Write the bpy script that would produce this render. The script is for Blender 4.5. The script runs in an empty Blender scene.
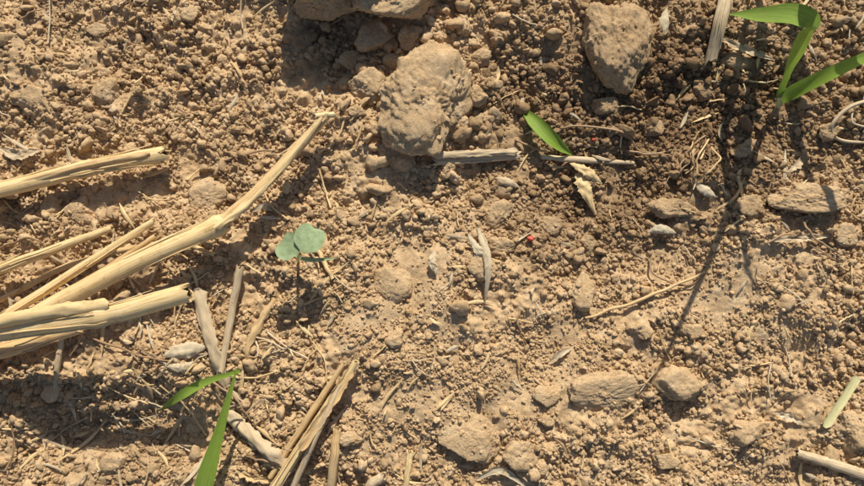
import bpy, math, numpy as np
from mathutils import Vector
S=0.0004; DP=700.0
rng=np.random.default_rng(7)
sc=bpy.context.scene
# ---------------- noise -----------------
def _h(ix,iy,iz,seed):
    h=(ix.astype(np.int64)*374761393+iy.astype(np.int64)*668265263+iz.astype(np.int64)*2147483647+seed*1274126177)&0xffffffff
    h=((h^(h>>13))*1274126177)&0xffffffff
    h=((h^(h>>16))*2246822519)&0xffffffff
    h=h^(h>>13)
    return (h&0xffffff)/float(0xffffff)
def pn(x,y,seed=0):
    x=np.asarray(x,float);y=np.asarray(y,float)
    ix=np.floor(x);iy=np.floor(y);fx=x-ix;fy=y-iy
    u=fx*fx*fx*(fx*(fx*6-15)+10);v=fy*fy*fy*(fy*(fy*6-15)+10)
    z=np.zeros_like(ix)
    def g(dx,dy):
        a=_h(ix+dx,iy+dy,z,seed)*2*np.pi
        return np.cos(a)*(fx-dx)+np.sin(a)*(fy-dy)
    a=g(0,0)*(1-u)+g(1,0)*u; b=g(0,1)*(1-u)+g(1,1)*u
    return (a*(1-v)+b*v)*1.4
def vn3(p,seed=0):
    i=np.floor(p);f=p-i;u=f*f*(3-2*f);r=0
    for dx in (0,1):
        for dy in (0,1):
            for dz in (0,1):
                w=(u[:,0] if dx else 1-u[:,0])*(u[:,1] if dy else 1-u[:,1])*(u[:,2] if dz else 1-u[:,2])
                r=r+w*_h(i[:,0]+dx,i[:,1]+dy,i[:,2]+dz,seed)
    return r*2-1
def worley(x,y,seed):
    ix=np.floor(x);iy=np.floor(y);z=np.zeros_like(ix);best=np.full(x.shape,9.0);val=np.zeros(x.shape)
    for dx in (-1,0,1):
        for dy in (-1,0,1):
            cx=ix+dx;cy=iy+dy
            d=np.hypot(cx+_h(cx,cy,z,seed)-x,cy+_h(cx,cy,z,seed+5)-y)
            m=d<best;best=np.where(m,d,best);val=np.where(m,_h(cx,cy,z,seed+9),val)
    return best,val
GA=[(325,50,34,60,-16),(335,-60,50,40,34),(120,430,85,26,-16),(110,372,90,16,7),(600,190,80,45,-20),(700,110,90,50,-14),
    (770,310,90,60,9),(430,330,120,90,6),(650,260,40,25,-12),(540,60,60,50,-12),(470,180,40,30,-8),(250,300,40,40,-6),(420,110,60,40,6),(860,440,60,60,6),(60,60,80,50,5),(540,330,14,30,-6),(350,210,30,90,6)]
def gs(x,y,L):
    r=0
    for cx,cy,rx,ry,a in L: r=r+a*np.exp(-((x-cx)/rx)**2-((y-cy)/ry)**2)
    return r
def fine(x,y):
    return np.clip(gs(x,y,[(440,345,120,85,.95),(355,190,45,90,.8),(745,290,110,60,1),(700,440,100,50,.6),(330,420,60,60,.4),(570,370,70,60,.6)])+.4*pn(x/60,y/60,61),0,1)
def hgt(x,y):
    x=np.asarray(x,float);y=np.asarray(y,float);fi=fine(x,y)
    h=10*pn(x/230,y/230,1)+9*pn(x/95+3,y/95,2)+7.0*pn(x/42,y/42,3)*(1-.3*fi)
    rough=np.clip(1.0+1.0*pn(x/120,y/120,11)-.45*fi,0.4,1.5)
    h+=rough*(3.4*pn(x/19,y/19,4)+1.8*pn(x/8.5,y/8.5,5)+.9*pn(x/4,y/4,6))
    wx=x+2.5*pn(x/9,y/9,21);wy=y+2.5*pn(x/9,y/9,22)
    f,v=worley(wx/14,wy/14,31); h+=rough*(1-.5*fi)*5.5*v*np.clip(.62-f,0,1)*1.6
    f,v=worley(wx/6.5,wy/6.5,41); h+=rough*(1-.3*fi)*4.0*v*np.clip(.6-f,0,1)*1.6
    return h+gs(x,y,GA)
def moist_shade(x,y):  # damp soil plus painted shade: upper right, below top clods, under straws
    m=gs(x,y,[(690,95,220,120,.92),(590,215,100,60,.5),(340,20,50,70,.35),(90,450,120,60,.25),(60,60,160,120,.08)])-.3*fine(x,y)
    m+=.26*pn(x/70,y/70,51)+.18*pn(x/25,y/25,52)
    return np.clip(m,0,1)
# ---------------- ground grid -----------------
def axis(lo,hi,step,far):
    a=list(np.arange(lo,hi,step));s=step*1.5;v=a[-1];i0=0
    while v<far: v+=s;a.append(v);s*=1.25
    s=step*1.5;v=a[0];pre=[]
    while v>-far: v-=s;pre.append(v);s*=1.25
    return np.array(pre[::-1]+a)
ax=axis(-130,994,1.25,150000);ay=axis(-150,636,1.25,150000)
X,Y=np.meshgrid(ax,ay);Z=hgt(X,Y);MO=moist_shade(X,Y)
GX=np.arange(-320,1184,4.0);GY=np.arange(-320,800,4.0)
gx,gy=np.meshgrid(GX,GY);GZ=hgt(gx,gy)
for _ in range(3):
    GZ=(GZ+np.roll(GZ,1,0)+np.roll(GZ,-1,0)+np.roll(GZ,1,1)+np.roll(GZ,-1,1))/5
def gz(x,y):
    u=min(max((x+320)/4,0),len(GX)-2);v=min(max((y+320)/4,0),len(GY)-2);i=int(u);j=int(v);a=u-i;b=v-j
    return (GZ[j,i]*(1-a)+GZ[j,i+1]*a)*(1-b)+(GZ[j+1,i]*(1-a)+GZ[j+1,i+1]*a)*b
def P(px,py,h=0):
    x,y=px,py
    for _ in range(3):
        z=gz(x,y)+h;k=1-z/DP; x=432+(px-432)*k; y=243+(py-243)*k
    return np.array([(x-432)*S,(243-y)*S,z*S])
def PW(x,y,h): return np.array([(x-432)*S,(243-y)*S,h*S])
# ---------------- materials -----------------
def newmat(n):
    m=bpy.data.materials.new(n);m.use_nodes=True;nt=m.node_tree
    return m,nt,nt.nodes['Principled BSDF']
def N(nt,t,**k):
    n=nt.nodes.new(t)
    for a,b in k.items(): setattr(n,a,b)
    return n
def ramp(nt,els):
    r=N(nt,'ShaderNodeValToRGB')
    while len(r.color_ramp.elements)<len(els): r.color_ramp.elements.new(.5)
    for e,(p,c) in zip(r.color_ramp.elements,els): e.position=p;e.color=(*c,1)
    return r
def mix(nt,fac,a,b,bt='MIX'):
    m=N(nt,'ShaderNodeMix',data_type='RGBA',blend_type=bt)
    for s,v in ((m.inputs[0],fac),(m.inputs[6],a),(m.inputs[7],b)):
        if hasattr(v,'links') : nt.links.new(v,s)
        elif isinstance(v,tuple): s.default_value=(*v,1)
        else: s.default_value=v
    return m.outputs[2]
def noise(nt,vec,scale,detail=4,rough=.6):
    n=N(nt,'ShaderNodeTexNoise');n.inputs['Scale'].default_value=scale;n.inputs['Detail'].default_value=detail;n.inputs['Roughness'].default_value=rough
    nt.links.new(vec,n.inputs['Vector']);return n.outputs['Fac']
def soilmat(name,kind,g=1.0):
    m,nt,b=newmat(name)
    vec=N(nt,'ShaderNodeNewGeometry').outputs['Position']
    at=N(nt,'ShaderNodeAttribute',attribute_name='moist_shade',attribute_type='INSTANCER' if kind=='inst' else 'GEOMETRY').outputs['Fac']
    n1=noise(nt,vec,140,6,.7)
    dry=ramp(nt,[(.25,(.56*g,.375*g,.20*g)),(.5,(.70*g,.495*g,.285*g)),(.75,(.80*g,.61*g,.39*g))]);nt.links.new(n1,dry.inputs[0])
    wet_shade=ramp(nt,[(.25,(.18,.105,.054)),(.75,(.38,.245,.135))]);nt.links.new(n1,wet_shade.inputs[0])  # damp soil tone, also used as painted shade
    c=mix(nt,at,dry.outputs[0],wet_shade.outputs[0])
    n2=noise(nt,vec,1400,3,.6)
    r2=ramp(nt,[(.3,(.74,.71,.68)),(.55,(1,1,1)),(.78,(1.12,1.13,1.16))]);nt.links.new(n2,r2.inputs[0])
    c=mix(nt,1.0,c,r2.outputs[0],'MULTIPLY')
    if kind=='inst':
        oi=N(nt,'ShaderNodeObjectInfo').outputs['Random']
        r3=ramp(nt,[(0,(.68,.65,.62)),(.25,(.93,.92,.9)),(.85,(1.03,1.03,1.03)),(1,(1.18,1.2,1.24))]);nt.links.new(oi,r3.inputs[0])
        c=mix(nt,1.0,c,r3.outputs[0],'MULTIPLY')
    nt.links.new(c,b.inputs['Base Color'])
    b.inputs['Roughness'].default_value=.95;b.inputs['Specular IOR Level'].default_value=.15
    hb=noise(nt,vec,1500,6,.75)
    bp=N(nt,'ShaderNodeBump');bp.inputs['Strength'].default_value=.8;bp.inputs['Distance'].default_value=.0008
    nt.links.new(hb,bp.inputs['Height']);nt.links.new(bp.outputs[0],b.inputs['Normal'])
    return m
M_ground=soilmat('soil_ground','ground');M_crumb=soilmat('soil_crumb','inst');M_clod=soilmat('soil_clod','clod',.94)
def strawmat(name,c1,c2,c3,fibre=60,transl=0.0,mott=.5,rough=.5,bump=.0003,uf=.05,spot=260):
    m,nt,b=newmat(name)
    uv=N(nt,'ShaderNodeUVMap',uv_map='UVMap').outputs[0]
    mp=N(nt,'ShaderNodeMapping');mp.inputs['Scale'].default_value=(fibre*uf,fibre,1);nt.links.new(uv,mp.inputs[0])
    n=noise(nt,mp.outputs[0],1.0,6,.7)
    r=ramp(nt,[(.33,c1),(.48,c2),(.66,c3)]);nt.links.new(n,r.inputs[0])
    geo=N(nt,'ShaderNodeNewGeometry').outputs['Position']
    n2=noise(nt,geo,spot,5,.75)
    r2=ramp(nt,[(.32,(.5,.40,.30)),(.46,(1,1,1))]);nt.links.new(n2,r2.inputs[0])
    c=mix(nt,mott,r.outputs[0],r2.outputs[0],'MULTIPLY')
    nt.links.new(c,b.inputs['Base Color']);b.inputs['Roughness'].default_value=rough;b.inputs['Specular IOR Level'].default_value=.4
    bp=N(nt,'ShaderNodeBump');bp.inputs['Strength'].default_value=.7;bp.inputs['Distance'].default_value=bump
    nt.links.new(n,bp.inputs['Height']);nt.links.new(bp.outputs[0],b.inputs['Normal'])
    if transl>0:
        out=nt.nodes['Material Output'];t=N(nt,'ShaderNodeBsdfTranslucent');nt.links.new(c,t.inputs[0]);nt.links.new(bp.outputs[0],t.inputs['Normal'])
        ms=N(nt,'ShaderNodeMixShader');ms.inputs[0].default_value=transl
        nt.links.new(b.outputs[0],ms.inputs[1]);nt.links.new(t.outputs[0],ms.inputs[2]);nt.links.new(ms.outputs[0],out.inputs[0])
    return m
M_straw=strawmat('straw_gold',(.52,.31,.12),(.80,.58,.28),(.90,.74,.45),uf=.018,rough=.42)
M_strawg=strawmat('straw_weathered',(.34,.23,.13),(.62,.47,.29),(.80,.66,.45),bump=.0004,uf=.025)
M_strawb=strawmat('straw_brown',(.40,.22,.09),(.68,.46,.22),(.82,.63,.36),uf=.018,rough=.45)
M_husk=strawmat('husk_paper',(.48,.35,.20),(.74,.61,.41),(.88,.80,.62),fibre=34,transl=.2,mott=.7,rough=.8,bump=.0004)
M_dark=strawmat('straw_hollow_dark',(.10,.06,.025),(.18,.11,.05),(.26,.17,.08))  # dark brown for the inside of hollow cut ends
M_root=strawmat('dry_root',(.18,.10,.05),(.34,.21,.11),(.48,.33,.19),fibre=10)
M_green=strawmat('grass_green',(.17,.28,.03),(.30,.46,.065),(.42,.58,.12),fibre=40,transl=.35,mott=.25,rough=.45,uf=.015,bump=.0003)
M_pale=strawmat('pale_green_stem',(.52,.50,.20),(.74,.69,.36),(.84,.80,.50),fibre=36,transl=.15,mott=.3,uf=.02)
M_coty=strawmat('cotyledon_green',(.25,.34,.16),(.33,.43,.22),(.42,.51,.30),fibre=4,transl=.15,mott=.35,uf=1.0,rough=.6,bump=.0002,spot=500)
m,nt,b=newmat('red_seed_coat');b.inputs['Base Color'].default_value=(.50,.06,.025,1);b.inputs['Roughness'].default_value=.5;M_red=m
# ---------------- ground -----------------
nx,ny=len(ax),len(ay)
V=np.stack([(X-432)*S,(243-Y)*S,Z*S],-1).reshape(-1,3).astype(np.float32)
i=np.arange((ny-1)*(nx-1));r_=i//(nx-1);c_=i%(nx-1);a0=r_*nx+c_
F=np.stack([a0,a0+nx,a0+nx+1,a0+1],-1).astype(np.int32)
def fastmesh(name,V,F,mat,smooth=True):
    me=bpy.data.meshes.new(name);me.vertices.add(len(V));me.vertices.foreach_set('co',V.ravel())
    me.loops.add(F.size);me.loops.foreach_set('vertex_index',F.ravel());me.polygons.add(len(F))
    me.polygons.foreach_set('loop_start',np.arange(len(F),dtype=np.int32)*F.shape[1])
    me.update(calc_edges=True)
    me.polygons.foreach_set('use_smooth',np.full(len(me.polygons),smooth))
    me.materials.append(mat);return me
me=fastmesh('ground',V,F,M_ground)
at=me.attributes.new('moist_shade','FLOAT','POINT');at.data.foreach_set('value',MO.ravel().astype(np.float32))
ob=bpy.data.objects.new('ground',me);sc.collection.objects.link(ob)
# ---------------- clod shapes -----------------
import bmesh
def ico(sub):
    bm=bmesh.new();bmesh.ops.create_icosphere(bm,subdivisions=sub,radius=1)
    v=np.array([q.co[:] for q in bm.verts]);f=np.array([[q.index for q in p.verts] for p in bm.faces],dtype=np.int32);bm.free();return v,f
ICO={s:ico(s) for s in (3,4,5,6)}
def clodshape(sub,seed,planes=11,rough=1.0,fine=True,k=16.0):
    r0=np.random.default_rng(seed);v,f=ICO[sub]
    n=r0.normal(size=(planes,3));n/=np.linalg.norm(n,axis=1)[:,None];d=r0.uniform(.55,1.0,planes)
    n=np.vstack([n,[0,0.05,1]]);d=np.append(d,.8)
    dots=np.maximum(v@n.T,1e-3);rad=np.minimum((d/dots),1.3)
    rr=-np.log(np.exp(-k*rad).sum(1)+np.exp(-k*1.15))/k
    rr=rr/np.mean(rr)
    o=v*2.0+seed*3.1
    rr+=rough*(.12*vn3(o,1)+.08*vn3(o*2.3,2)+.055*vn3(o*5,3)+.035*vn3(o*11,4))
    if fine: rr+=rough*(.024*vn3(o*22,5)+.015*vn3(o*42,6))
    return v*rr[:,None],f
crumbcol=bpy.data.collections.new('soil_crumb_shapes')
for k in range(16):
    v,f=clodshape(3,100+k,planes=6+k%5,rough=1.3,fine=False)
    v=v*np.array([1,1,[.6,.8,1][k%3]])
    me=fastmesh('crumb_shape',v.astype(np.float32),f,M_crumb);o=bpy.data.objects.new('crumb_shape',me);crumbcol.objects.link(o)
clods=[(424,101,44,46,24,.5,71),(330,-8,34,22,26,.1,2),(402,-4,38,22,26,.5,3),(374,38,17,14,11,0,4),(365,84,15,16,9,0,5),
 (617,42,28,42,24,.1,66),(803,200,31,15,13,-.1,7),(672,210,20,10,9,0,8),(603,390,27,19,9,.2,9),(680,387,22,16,12,0,10),(520,452,17,13,10,.3,11),
 (470,438,26,24,8,0,12),(750,432,13,13,8,0,13),(858,430,20,19,12,0,14),(582,292,14,14,10,0,15),(552,225,10,9,7,0,16),(748,206,13,12,8,0,17),
 (107,93,13,15,9,0,18),(208,196,17,14,9,0,19),(396,338,9,8,6,0,20),(640,330,11,9,6,0,21),(392,283,18,16,7,.4,22),(478,265,17,11,9,-.5,23),
 (500,246,12,8,7,0,24),(458,128,12,11,9,0,25),(400,158,14,12,8,0,26),(665,460,12,8,6,0,27),(700,90,12,9,7,0,28),(545,395,11,9,6,0,29),
 (78,210,11,12,6,0,30),(50,205,8,9,5,0,31),(590,245,8,8,5,0,32),(500,215,14,12,8,.7,33),(410,35,10,12,9,0,34),(30,95,20,12,6,0,35),
 (335,-55,42,32,40,0,36),(430,-60,40,35,40,0,37),(545,420,9,6,5,0,38),(690,330,10,8,5,0,39),(845,235,12,9,6,0,40),(115,465,14,10,6,0,41),
 (480,60,10,9,7,0,42),(460,25,11,10,8,0,44),(605,105,11,9,8,0,46),(735,60,12,9,7,0,47),(830,130,11,9,7,0,48),
 (188,14,10,9,6,0,49),(95,30,10,8,5,0,51),(350,440,10,7,5,0,53),(745,150,11,9,7,0,54),(655,130,10,8,6,0,55),
 (388,150,9,8,7,0,80),(356,112,8,7,6,0,81),(476,96,9,8,7,0,82),(486,118,7,7,6,0,83),(392,62,8,7,7,0,84),(446,168,8,6,6,0,85),(498,38,9,7,7,0,86),(350,60,9,8,7,0,87)]
pts=[]
for (px,py,rx,ry,rz,rt,sd) in clods:
    v,f=clodshape(6 if rx>24 else 5,sd,planes=9,rough=1.0 if rx>16 else 1.1,k=22)
    a=rt;x=v[:,0]*rx;y=v[:,1]*ry;z=v[:,2]*rz
    x,y=x*math.cos(a)-y*math.sin(a),x*math.sin(a)+y*math.cos(a)
    c=P(px,py,rz*.28)
    co=np.stack([x,y,z],1)*S
    me=fastmesh('soil_clod',co.astype(np.float32),f,M_clod)
    mo=float(moist_shade(np.array([px*1.0]),np.array([py*1.0]))[0])*.42
    at=me.attributes.new('moist_shade','FLOAT','POINT');at.data.foreach_set('value',np.full(len(co),mo,np.float32))
    o=bpy.data.objects.new('soil_clod',me);o.location=c;sc.collection.objects.link(o)
    r=np.random.default_rng(sd)
    up=np.where(v[:,2]>.12)[0];m=int(rx*ry*.06);s_=r.choice(up,m)
    keep=vn3(v[s_]*2.5+sd,9)+r.normal(0,.2,m)>.12;s_=s_[keep];m=len(s_)
    rad=.8+1.7*r.random(m)**2.5
    pts.append((c[0]/S+432+x[s_],243-c[1]/S-y[s_],c[2]/S+z[s_]-rad*.1,r.uniform(0,6.28,(m,3)),rad[:,None]*r.uniform(.7,1.25,(m,3)),np.full(m,mo),r.integers(0,16,m)))
# ---------------- crumbs -----------------
def scatter(n,r0,r1,pw,thr,fk,seed,box=None):
    r=np.random.default_rng(seed)
    if box: x=r.normal(box[0],box[2],n);y=r.normal(box[1],box[3],n);k=r.random(n)<.9
    else:
        x=r.uniform(-200,1064,n);y=r.uniform(-200,686,n)
        dens=.45+.9*pn(x/55,y/55,71)+.5*pn(x/18,y/18,72)+.25*moist_shade(x,y)-fk*fine(x,y)
        k=r.random(n)<np.clip(dens+thr,0.03,1)
    x=x[k];y=y[k];m=len(x)
    u=r.random(m);rad=r0+(r1-r0)*u**pw
    z=hgt(x,y)+rad*r.uniform(-.15,.6,m)
    rot=r.uniform(0,6.28,(m,3));sc3=rad[:,None]*r.uniform(.7,1.25,(m,3))
    mo=np.clip(moist_shade(x,y)+r.normal(0,.1,m),0,1)
    pts.append((x,y,z,rot,sc3,mo,r.integers(0,16,m)))
scatter(190000,.8,1.8,1.5,.2,.2,1)
scatter(85000,1.7,3.3,1.8,.1,.55,2)
scatter(9500,3.2,5.5,2.2,-.05,.75,3)
scatter(560,5.5,9.5,2.0,-.05,.8,4)
scatter(260,3,8,2.0,0,0,5,(430,90,50,55))
x,y,z,rot,sc3,mo,idx=[np.concatenate([p[i] for p in pts]) for i in range(7)]
me=bpy.data.meshes.new('soil_crumbs');n=len(x);me.vertices.add(n)
me.vertices.foreach_set('co',(np.stack([(x-432)*S,(243-y)*S,z*S],1)).ravel().astype(np.float32))
for nm,tp,d in (('rot','FLOAT_VECTOR',rot),('scl','FLOAT_VECTOR',sc3*S)):
    a=me.attributes.new(nm,tp,'POINT');a.data.foreach_set('vector',d.ravel().astype(np.float32))
a=me.attributes.new('moist_shade','FLOAT','POINT');a.data.foreach_set('value',mo.astype(np.float32))
a=me.attributes.new('idx','INT','POINT');a.data.foreach_set('value',idx.astype(np.int32))
ob=bpy.data.objects.new('soil_crumbs',me);sc.collection.objects.link(ob)
ng=bpy.data.node_groups.new('crumb_scatter','GeometryNodeTree')
ng.interface.new_socket('Geometry',in_out='INPUT',socket_type='NodeSocketGeometry');ng.interface.new_socket('Geometry',in_out='OUTPUT',socket_type='NodeSocketGeometry')
gi=ng.nodes.new('NodeGroupInput');go=ng.nodes.new('NodeGroupOutput');iop=ng.nodes.new('GeometryNodeInstanceOnPoints');ci=ng.nodes.new('GeometryNodeCollectionInfo')
ci.inputs[0].default_value=crumbcol;ci.inputs['Separate Children'].default_value=True;ci.inputs['Reset Children'].default_value=True
def na(nm,t):
    q=ng.nodes.new('GeometryNodeInputNamedAttribute');q.data_type=t;q.inputs[0].default_value=nm;return q.outputs[0]
L=ng.links.new
L(gi.outputs[0],iop.inputs['Points']);L(ci.outputs[0],iop.inputs['Instance']);iop.inputs['Pick Instance'].default_value=True
L(na('idx','INT'),iop.inputs['Instance Index']);L(na('rot','FLOAT_VECTOR'),iop.inputs['Rotation']);L(na('scl','FLOAT_VECTOR'),iop.inputs['Scale'])
L(iop.outputs[0],go.inputs[0])
md=ob.modifiers.new('scatter','NODES');md.node_group=ng
# ---------------- builders -----------------
class B:
    def __init__(s): s.v=[];s.f=[];s.uv=[];s.mi=[];s.mats=[]
    def mat(s,m):
        if m not in s.mats: s.mats.append(m)
        return s.mats.index(m)
    def grid(s,G,UV,m,closed=False):
        nr,nc=G.shape[:2];o=len(s.v);s.v+=G.reshape(-1,3).tolist();mi=s.mat(m)
        for i in range(nr-1):
            for j in range(nc-1):
                q=(i*nc+j,i*nc+j+1,(i+1)*nc+j+1,(i+1)*nc+j);s.f.append([o+t for t in q]);s.uv+= [tuple(UV[t//nc,t%nc]) for t in q];s.mi.append(mi)
    def obj(s,name,parent=None):
        me=bpy.data.meshes.new(name);me.from_pydata(s.v,[],s.f);uv=me.uv_layers.new(name='UVMap')
        uv.data.foreach_set('uv',np.array(s.uv,dtype=np.float32).ravel())
        for m in s.mats: me.materials.append(m)
        me.polygons.foreach_set('material_index',s.mi);me.polygons.foreach_set('use_smooth',[True]*len(s.f));me.update()
        o=bpy.data.objects.new(name,me);sc.collection.objects.link(o)
        if parent: o.parent=parent
        return o
def cat(pts,n):
    p=np.array(pts,float);
    if len(p)==2: t=np.linspace(0,1,n)[:,None];return p[0]*(1-t)+p[1]*t
    p=np.vstack([2*p[0]-p[1],p,2*p[-1]-p[-2]]);out=[];m=len(p)-3
    for t in np.linspace(0,m-1e-6,n):
        i=int(t);u=t-i;a,b,c,d=p[i:i+4]
        out.append(.5*((2*b)+(-a+c)*u+(2*a-5*b+4*c-d)*u*u+(-a+3*b-3*c+d)*u**3))
    return np.array(out)
def frames(C):
    T=np.gradient(C,axis=0);T/=np.linalg.norm(T,axis=1)[:,None]+1e-12
    up=np.array([0,0,1.0]);Sd=np.cross(T,up);l=np.linalg.norm(Sd,axis=1)[:,None];Sd=np.where(l<1e-3,np.array([1.0,0,0]),Sd/(l+1e-12))
    U=np.cross(Sd,T);return T,Sd,U
def pathP(pts,n):
    C=np.array([P(*p) for p in pts]);return cat(C,n)
uid=[0]
def tube(b,pts,r,mat,n=50,k=18,nodes=(),jag=1.0,hollow=True,flat=.9,wob=1.0,C=None):
    uid[0]+=1;sd=uid[0]
    C=pathP(pts,n) if C is None else C
    n=len(C);T,Sd,U=frames(C);t=np.linspace(0,1,n)
    R=np.interp(t,np.linspace(0,1,len(r)),r) if hasattr(r,'__len__') else np.full(n,float(r))
    big=R.mean()>3
    if big: R=R*.88;wob=wob*.45
    R0=R.copy()
    for nd in nodes: R=R*(1+.20*np.exp(-((t-nd)*n/1.6)**2)-.12*np.exp(-((t-nd-.03)*n/1.3)**2))
    C=C+wob*S*(np.outer(pn(t*6,t*0+sd,3),Sd.mean(0))*1.5+np.outer(pn(t*6,t*0+sd+.5,4),U.mean(0)))
    ang=np.linspace(0,2*np.pi,k+1);ang[-1]=0
    A,TT=np.meshgrid(ang,t)
    L=np.linalg.norm(np.diff(C,axis=0),axis=1).sum()/S
    q=.4 if big else 1
    rid=1+q*.07*pn(A*2.2+sd,TT*3,7)+.03*np.cos(A*7+sd)+q*.04*pn(A*1.3,TT*L/12,8)
    rid[:,-1]=rid[:,0]
    RR=R[:,None]*rid*S
    G=C[:,None,:]+RR[...,None]*(np.cos(A)[...,None]*Sd[:,None,:]+flat*np.sin(A)[...,None]*U[:,None,:])
    for e,sg in ((0,-1),(n-1,1)):
        j=jag*R0[e]*S*(pn(ang*1.5+sd,ang*0+e,9)*1.3+rng.normal(0,.25,k+1));j[-1]=j[0]
        G[e]+=sg*j[:,None]*T[e]
    UV=np.stack([TT*L/40,np.linspace(0,1,k+1)[None,:]*np.ones((n,1))*R.mean()/9+sd*1.37],-1)
    b.grid(G,UV,mat)
    if hollow:
        for e,sg in ((0,-1),(n-1,1)):
            ctr=C[e];ring0=G[e];ring1=ctr+(ring0-ctr)*.66;ring2=ring1-sg*T[e]*R0[e]*S*2.2+(ctr-ring1)*.1;ring3=np.repeat((ctr-sg*T[e]*R0[e]*S*2.3)[None],k+1,0)
            g=np.stack([ring0,ring1]);uv=np.stack([np.stack([np.zeros(k+1),ang],-1),np.stack([np.ones(k+1)*.05,ang],-1)]);b.grid(g,uv,mat)
            g=np.stack([ring1,ring2,ring3]);uv=np.stack([np.stack([np.full(k+1,q),ang],-1) for q in (0,.1,.2)]);b.grid(g,uv,M_dark)
    if big and R0.mean()>4 and L>90:   # loosened splinters peeling from the stalk
        for s in range(5):
            i0=int(rng.integers(4,n-14));ln=int(rng.integers(8,min(26,n-i0-1)));i1=i0+ln;a=rng.uniform(.2,2.9)
            idx=np.arange(i0,i1);lift=1.02+.45*(np.linspace(0,1,ln)**2)*rng.random()
            aa=a+np.linspace(0,rng.normal(0,.25),ln)
            Cs=C[idx]+(R[idx]*lift*S)[:,None]*(np.cos(aa)[:,None]*Sd[idx]+flat*np.sin(aa)[:,None]*U[idx])
            tube(b,None,[.9,.8,.35],mat,C=Cs,k=6,hollow=False,wob=.1)
def ribbon(b,pts,w,mat,n=40,curl=.6,twist=0.0,prof='leaf',k=8,C=None,roll0=0.0,ragged=.0,cup=1):
    uid[0]+=1;sd=uid[0]
    C=pathP(pts,n) if C is None else C
    n=len(C);T,Sd,U=frames(C);t=np.linspace(0,1,n)
    if prof=='leaf': pr=np.clip((1-t)**.55*(.55+.9*np.minimum(t*3,1)*.5),0.02,1)
    elif prof=='lens': pr=np.clip(np.sin(np.pi*np.clip(t,.02,.98))**.7,.05,1)
    elif prof=='strip': pr=np.clip(np.minimum(1,np.minimum(t,1-t)*12+.4),.1,1)
    else: pr=np.interp(t,np.linspace(0,1,len(prof)),prof)
    wd=w*pr*(1+ragged*pn(t*9,t*0+sd,5)+.6*ragged*pn(t*25,t*0+sd,15))
    s=np.linspace(-1,1,k+1);L=np.linalg.norm(np.diff(C,axis=0),axis=1).sum()/S
    G=np.zeros((n,k+1,3))
    for i in range(n):
        a=roll0+twist*t[i];sd_=Sd[i]*math.cos(a)+U[i]*math.sin(a);up=-Sd[i]*math.sin(a)+U[i]*math.cos(a)
        h=wd[i]*.5*S
        if curl>0:
            th=s*curl;x=np.sin(th)/max(math.sin(min(curl,1.57)),.2);z=cup*(1-np.cos(th))/max(math.sin(min(curl,1.57)),.2)
        else: x=s;z=0*s
        z=z+ragged*1.0*pn(s*2+sd,s*0+t[i]*6,6)
        G[i]=C[i]+h*(x[:,None]*sd_+z[:,None]*up)
    UV=np.stack(np.meshgrid(s*.5*max(w/12,.3)+sd*.77,t*L/40),-1)[...,::-1]
    b.grid(G,UV,mat)
# ---------------- straws -----------------
def straw(name,*parts):
    b=B()
    for p in parts: p(b)
    return b.obj(name)
T_=lambda *a,**k:(lambda b:tube(b,*a,**k))
R_=lambda *a,**k:(lambda b:ribbon(b,*a,**k))
straw('wheat_straw',T_([(-60,206,14),(0,190,16),(100,166,20),(166,154,20)],[8.5,8.5,8.5,9.5],M_straw,nodes=(.62,)),R_([(20,182,26),(90,164,30),(150,153,30)],6,M_strawb,curl=1.0,cup=-1,prof='strip',ragged=.3))
straw('wheat_straw',T_([(-60,292,18),(0,269,20),(60,247,22),(112,228,22)],[6.5,6,5,3.5],M_straw))
straw('wheat_straw',T_([(-40,350,26),(0,320,30),(80,268,34),(154,221,30)],[6,5.5,5,3.5],M_straw),T_([(10,322,24),(90,278,28),(156,236,24)],[3,4,3],M_strawb,k=10))
straw('wheat_straw',T_([(-30,345,18),(30,318,26),(130,265,36),(226,222,30)],[9,10,10,10.5],M_straw,n=70,nodes=(.97,),jag=.4),
   T_([(222,224,30),(262,186,28),(300,145,26),(330,112,22)],[7.5,6,6,4.5],M_strawb,nodes=(.02,),n=50),R_([(214,228,42),(240,210,38),(275,174,34),(322,117,30)],7,M_straw,curl=1.1,cup=-1,prof='strip',ragged=.4),
   T_([(318,116,26),(336,114,22)],[3,3],M_straw,n=8,k=8))
straw('wheat_straw',T_([(-60,342,50),(0,331,62),(104,315,82),(188,293,92)],[11,10.5,10,9.5],M_straw,nodes=(.66,),n=60),R_([(-20,325,74),(50,312,84),(108,305,94)],12,M_straw,curl=1.3,cup=-1,prof='strip',ragged=.2))
straw('wheat_straw',T_([(-60,362,30),(0,352,34),(40,340,40),(80,328,46)],[8.5,8,7.5,6],M_strawb))
straw('wheat_straw',T_([(0,300,6),(80,262,8),(170,243,6),(215,255,5)],[3,3,2.5,2],M_strawb,k=8))
straw('wheat_straw',T_([(240,268,10),(232,310,10),(221,372,8)],[4.5,4.5,3.5],M_strawg))
straw('wheat_straw',T_([(356,362,12),(322,415,14),(276,486,14),(262,510,12)],[3.5,5,5.5,5.5],M_straw),T_([(344,364,10),(312,412,10),(270,478,8)],[2.5,4,3],M_strawb,k=10),T_([(340,385,18),(318,432,18),(292,490,16)],[2,3.5,3.5],M_strawg,k=10),
   R_([(352,368,14),(330,405,20),(300,450,20)],9,M_strawb,curl=.9,ragged=.4,prof='strip'))
straw('wheat_straw',T_([(337,429,6),(334,460,8),(329,500,8)],[4.5,5,5],M_strawb))
straw('wheat_straw',T_([(365,500,8),(372,484,10),(384,476,8)],[6,6,5],M_strawg))
straw('wheat_straw',T_([(433,161,5),(475,158,7),(519,155,6)],[5.5,6,5],M_strawg,flat=.6),R_([(432,155,12),(480,153,13),(518,151,11)],7,M_strawg,curl=.6,cup=-1,prof='strip',ragged=.4))
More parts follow.
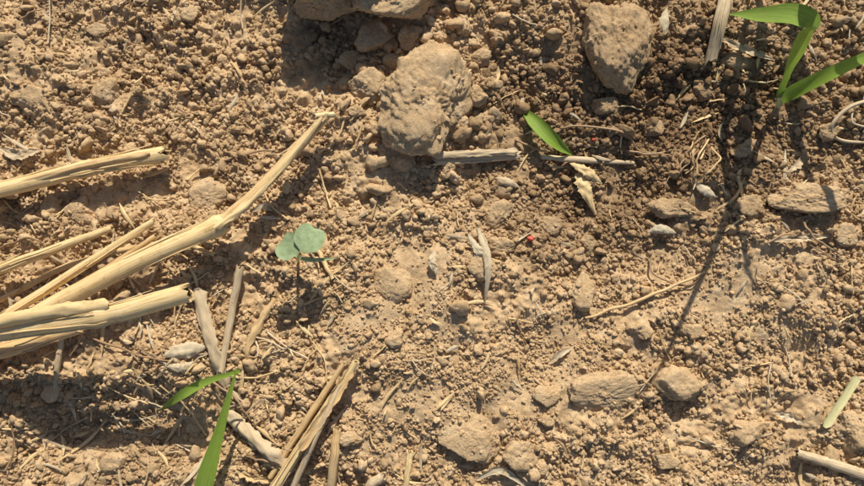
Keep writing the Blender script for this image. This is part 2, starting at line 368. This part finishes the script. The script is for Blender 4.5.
straw('wheat_straw',T_([(541,157,5),(585,160,6),(634,163,4)],[2.5,4,2],M_strawg,k=10,flat=.6))
straw('wheat_straw',T_([(732,-30,16),(722,15,14),(711,60,8)],[8,7.5,6.5],M_strawg,flat=.6))
straw('wheat_straw',T_([(797,453,8),(830,463,8),(880,480,8)],[4.5,6,6],M_strawg))
straw('cut_grass_stem',R_([(857,376,8),(845,395,9),(824,427,7)],9,M_pale,curl=.8,prof='strip'))
straw('wheat_straw',T_([(312,240,4),(322,258,5),(333,279,4)],[2.5,2.5,2],M_strawb,k=10))
straw('wheat_straw',T_([(410,452,5),(408,470,5),(404,500,5)],[4,3.5,3],M_straw,k=10))
straw('wheat_straw',T_([(585,318,4),(640,300,6),(705,272,5)],[1.2,1.8,1.2],M_strawb,k=8))
straw('wheat_straw',T_([(62,338,8),(58,360,6),(55,388,4)],[3,3.5,2.5],M_strawg,k=10))
def husk(name,pts,w,mat=M_husk,**k):
    b=B();k['ragged']=k.get('ragged',.15)*1.3;ribbon(b,pts,w,mat,**k);return b.obj(name)
husk('dry_leaf_sheath',[(196,288,8),(205,325,12),(214,355,12),(226,388,6)],13,M_strawg,curl=1.1,ragged=.3,prof='strip',cup=-1)
husk('dry_leaf_sheath',[(275,298,4),(258,325,9),(247,350,7),(250,372,2)],11,M_strawb,curl=1.3,ragged=.4,cup=-1)
husk('dry_leaf_sheath',[(224,412,8),(245,432,13),(270,455,12),(292,470,5)],14,M_strawg,curl=1.2,ragged=.35,cup=-1,prof='strip')
husk('dry_leaf_sheath',[(236,470,5),(255,478,8),(285,482,5)],10,M_strawb,curl=.9,ragged=.5)
husk('grain_husk',[(163,356,7),(184,351,12),(207,347,5)],16,curl=.9,prof='lens',cup=-1,ragged=.2)
husk('grain_husk',[(165,366,5),(180,368,9),(196,362,4)],9,curl=.9,prof='lens',cup=-1)
husk('grain_husk',[(648,232,6),(662,229,11),(676,233,5)],10,curl=1,prof='lens',cup=-1)
husk('grain_husk',[(694,182,5),(706,190,10),(716,197,5)],10,curl=1,prof='lens',cup=-1)
husk('grain_husk',[(667,8,4),(665,22,8),(664,38,3)],10,curl=1,prof='lens',cup=-1)
husk('grain_husk',[(495,178,5),(508,182,10),(519,187,5)],9,M_strawg,curl=1,prof='lens',cup=-1)
husk('dry_leaf_shard',[(478,228,7),(486,250,16),(488,275,16),(485,304,5)],9,curl=.6,ragged=.3,prof=[.2,.9,.8,.5,.1],cup=-1)
husk('dry_leaf_shard',[(468,234,6),(480,252,13),(494,262,5)],9,M_husk,curl=.6,ragged=.4,prof='lens',cup=-1)
husk('dry_leaf_shard',[(436,250,4),(432,262,9),(437,275,4)],8,curl=.9,ragged=.4,prof='lens',cup=-1)
husk('dry_leaf_shard',[(582,172,8),(586,190,13),(596,215,4)],16,M_straw,curl=.7,ragged=.3,prof=[.9,1,.8,.5,.05],cup=-1)
husk('dry_leaf_shard',[(570,163,10),(588,172,14),(602,184,6)],10,M_straw,curl=.7,ragged=.3,prof='lens',cup=-1)
husk('dry_leaf_shard',[(770,241,3),(800,238,8),(832,236,3)],7,M_strawg,curl=1,ragged=.5,prof='lens')
husk('dry_leaf_shard',[(772,412,3),(788,416,6),(804,424,3)],8,M_husk,curl=1,ragged=.5,prof='lens')
husk('dry_leaf_shard',[(715,35,4),(740,48,10),(775,60,3)],8,M_strawg,curl=1,ragged=.5,prof='lens')
husk('dry_leaf_shard',[(786,172,3),(796,165,6),(806,155,3)],8,M_strawg,curl=1,ragged=.4,prof='lens')
husk('dry_leaf_shard',[(0,148,6),(18,155,8),(40,150,4)],10,M_strawg,curl=.8,ragged=.4,prof='lens')
husk('dry_leaf_shard',[(252,212,4),(264,206,6),(280,212,2)],6,M_husk,curl=.8,prof='lens')
husk('dry_leaf_shard',[(550,362,3),(560,354,7),(572,348,2)],6,M_husk,curl=.8,prof='lens')
husk('dry_leaf_shard',[(475,480,3),(500,470,7),(525,486,3)],7,M_husk,curl=.8,prof='lens')
b=B()
for i in range(500):
    x=rng.uniform(-60,924);y=rng.uniform(-60,546);a=rng.uniform(0,6.28);l=rng.gamma(2.0,4.0)+2.5
    if i>320: x=rng.normal(200,110);y=rng.normal(400,70)
    if i>460: x=rng.normal(620,120);y=rng.normal(160,70)
    p=[(x+math.cos(a)*l*s+math.sin(a)*rng.normal(0,l*.12),y+math.sin(a)*l*s+math.cos(a)*rng.normal(0,l*.12),3+3*rng.random()) for s in (-1,0,1)]
    m=[M_husk,M_straw,M_strawg,M_strawb,M_straw][rng.integers(5)]
    if rng.random()<.45: tube(b,p,[.5+.5*rng.random()]*2,m,n=8,k=6,hollow=False,wob=.5)
    else: ribbon(b,p,rng.uniform(1.8,4.4),m,n=8,k=3,curl=.8,prof='lens',ragged=.3,cup=-1,twist=rng.normal(0,.6))
b.obj('straw_chaff')
def root(pts,r=1.0,mat=M_root,n=30,name='dry_root'):
    b=B();tube(b,pts,[r,r*.9,r*.5],mat,n=n,k=7,hollow=False,wob=1.2);return b
b=B()
for j in range(10):
    x=rng.uniform(693,712);y=rng.uniform(125,148)
    q=[(x,y,6+rng.uniform(0,8))]
    for s in range(4): x+=rng.normal(-4,6);y+=rng.uniform(4,15);q.append((x,y,rng.uniform(2,12)))
    tube(b,q,[1.0,.8,.4],M_strawb if j%3==0 else M_root,n=24,k=6,hollow=False,wob=1)
b.obj('dry_root_tuft')
b=B();tube(b,[(878,98,8),(850,107,12),(832,125,10),(840,140,6),(880,143,4)],[2,2,1.4],M_strawg,n=50,k=8,hollow=False);tube(b,[(880,130,4),(852,122,8),(858,105,8)],[1,1,.7],M_husk,n=20,k=6,hollow=False);b.obj('dry_root')
for q in ([(560,128,4),(580,126,9),(622,132,8),(640,150,6),(672,156,3)],[(622,150,3),(650,154,7),(672,150,3)],[(765,243,4),(790,234,8),(812,246,6),(838,262,3)],[(650,258,3),(655,275,8),(690,285,6),(712,262,3)],
   [(0,248,4),(30,238,8),(50,250,4)],[(72,330,6),(110,345,7),(150,358,5),(180,362,4)],[(225,160,3),(255,152,7),(290,148,3)],[(515,140,3),(540,150,6),(560,150,3)],[(800,215,4),(812,235,10),(840,255,4)],[(520,310,3),(518,325,8),(526,345,3)],
   [(20,20,4),(32,12,7),(48,8,3)],[(6,470,6),(14,450,10),(10,420,4)],[(210,380,4),(235,398,8),(250,420,4)],[(300,468,6),(270,462,8),(240,455,3)]):
    root(q,1.2).obj('dry_root')
# ---------------- green plants -----------------
def empty(name):
    e=bpy.data.objects.new(name,None);e.empty_display_size=.01;sc.collection.objects.link(e);return e
e=empty('unseen_shadow_grass')
for nm,pts,w,kw in (('shadow_blade',[(778,106,0),(781,86,30),(792,60,70),(806,28,100)],17,dict(prof=[.3,.6,.9,1,.95,.9],curl=.5)),
    ('shadow_blade',[(806,28,100),(808,20,104),(790,14,106),(762,15,100),(729,14,90)],19,dict(prof=[.7,1,1,.85,.6,.05],curl=.4)),
    ('shadow_blade',[(777,104,4),(790,94,22),(830,74,50),(885,48,72)],14,dict(prof=[.3,.7,1,.95,.8,.5],curl=.5,roll0=.3))):
    b=B();ribbon(b,pts,w,M_green,n=50,k=8,**kw);b.obj(nm,e)
b=B();tube(b,[(776,112,-6),(778,106,4),(780,96,20)],[3,3,2.5],M_pale,n=12,k=10,hollow=False);b.obj('stem',e)
e=empty('unseen_shadow_grass')
for pts,w,kw in (([(200,510,20),(206,480,32),(220,430,44),(237,368,40)],19,dict(prof=[1,1,.9,.6,.35,.05],curl=.5)),
    ([(159,411,20),(180,396,30),(205,382,36),(240,371,36)],9,dict(prof=[.05,.7,1,.9,.6,.4],curl=.4)),):
    b=B();ribbon(b,pts,w,M_green,n=50,k=8,**kw);b.obj('shadow_blade',e)
e=empty('unseen_shadow_grass')  # unseen grass added above the frame, blades arched to cast shadow streaks
for pts,w in (([(762,-70,0),(768,-20,70),(757,13,130),(716,37,210),(690,45,250),(650,50,285)],20),([(764,-70,0),(750,-30,70),(758,5,150),(775,14,178),(798,20,205)],10),([(786,-70,0),(810,-30,80),(845,2,150),(890,12,210)],12)):
    C=cat([PW(*p) for p in pts],60)
    b=B();ribbon(b,None,w,M_green,C=C,k=6,prof=[.3,.6,1,1,.8,.5,.05],curl=.3,roll0=.5);b.obj('shadow_blade',e)
b=B();ribbon(b,[(526,113,7),(540,128,14),(556,143,14),(572,155,6)],15,M_green,n=40,curl=.9,prof=[.5,.9,1,.9,.6,.1],cup=1);b.obj('grass_leaf')
e=empty('cotyledon_seedling')
def coty(cx,cy,h,rot,w,l,tilt):
    b=B();n=26;k=24
    base=P(cx,cy,h);G=np.zeros((n,k+1,3));UV=np.zeros((n,k+1,2));s=np.linspace(-1,1,k+1)
    for i,t in enumerate(np.linspace(0,1,n)):
        ang=s*1.15
        rr=l*(np.cos(ang*1.12)**.6)*(1-.17*np.exp(-(s/.24)**2))
        x=t*rr*np.sin(ang)*(w/l);yy=t*rr*np.cos(ang)
        z=.012*x*x-.0045*yy*yy+.5*pn(x/7,yy/7,int(cx))+.10*yy
        G[i]=np.stack([x,yy,z],1)
        UV[i]=np.stack([x/20,yy/20],1)
    ca,sa=math.cos(rot),math.sin(rot)
    ct,st=math.cos(tilt),math.sin(tilt)
    X_=G[...,0];Y_=G[...,1]*ct-G[...,2]*st;Z_=G[...,1]*st+G[...,2]*ct
    X2=X_*ca-Y_*sa;Y2=X_*sa+Y_*ca
    G=np.stack([X2,Y2,Z_],-1)*S+base
    b.grid(G,UV,M_coty);b.obj('cotyledon',e)
coty(299,254,50,math.radians(54),25,24,-.05)
coty(302,253,52,math.radians(-26),26,31,-.15)
b=B();tube(b,[(299,262,-4),(298,258,20),(300,254,51)],[1.6,1.5,1.6],M_pale,n=16,k=8,hollow=False)
ribbon(b,[(293,255,26),(310,260,32),(337,258,28)],4,M_coty,n=20,k=4,prof='lens');b.obj('stem',e)
for px,py,r in ((594,140,2.1),(530,239,3.2)):
    v,f=clodshape(3,int(px),planes=14,rough=.25,fine=False,k=8);me=fastmesh('red_seed',(v*np.array([r,r*.85,r*.8])*S).astype(np.float32),f,M_red)
    o=bpy.data.objects.new('red_seed',me);o.location=P(px,py,6);sc.collection.objects.link(o)
# ---------------- light / camera -----------------
el=math.radians(35);azx,azy=.14,1.0
d=Vector((-azx,-azy,-math.hypot(azx,azy)*math.tan(el)))
sun=bpy.data.lights.new('sun','SUN');sun.energy=5.0;sun.angle=math.radians(.5);sun.color=(1,.93,.79)
so=bpy.data.objects.new('sun',sun);so.rotation_euler=d.to_track_quat('-Z','Y').to_euler();sc.collection.objects.link(so)
w=bpy.data.worlds.new('World');sc.world=w;w.use_nodes=True;nt=w.node_tree
sky=nt.nodes.new('ShaderNodeTexSky');sky.sky_type='NISHITA';sky.sun_disc=False;sky.sun_elevation=el;sky.sun_rotation=math.atan2(azx,azy)
nt.links.new(sky.outputs[0],nt.nodes['Background'].inputs[0]);nt.nodes['Background'].inputs[1].default_value=.08
cam=bpy.data.cameras.new('camera');cam.sensor_width=36;cam.lens=36*DP/864;cam.clip_start=.005;cam.clip_end=500
co=bpy.data.objects.new('camera',cam);co.location=(0,0,DP*S);sc.collection.objects.link(co);sc.camera=co
sc.view_settings.view_transform='Standard';sc.view_settings.look='None';sc.view_settings.exposure=0
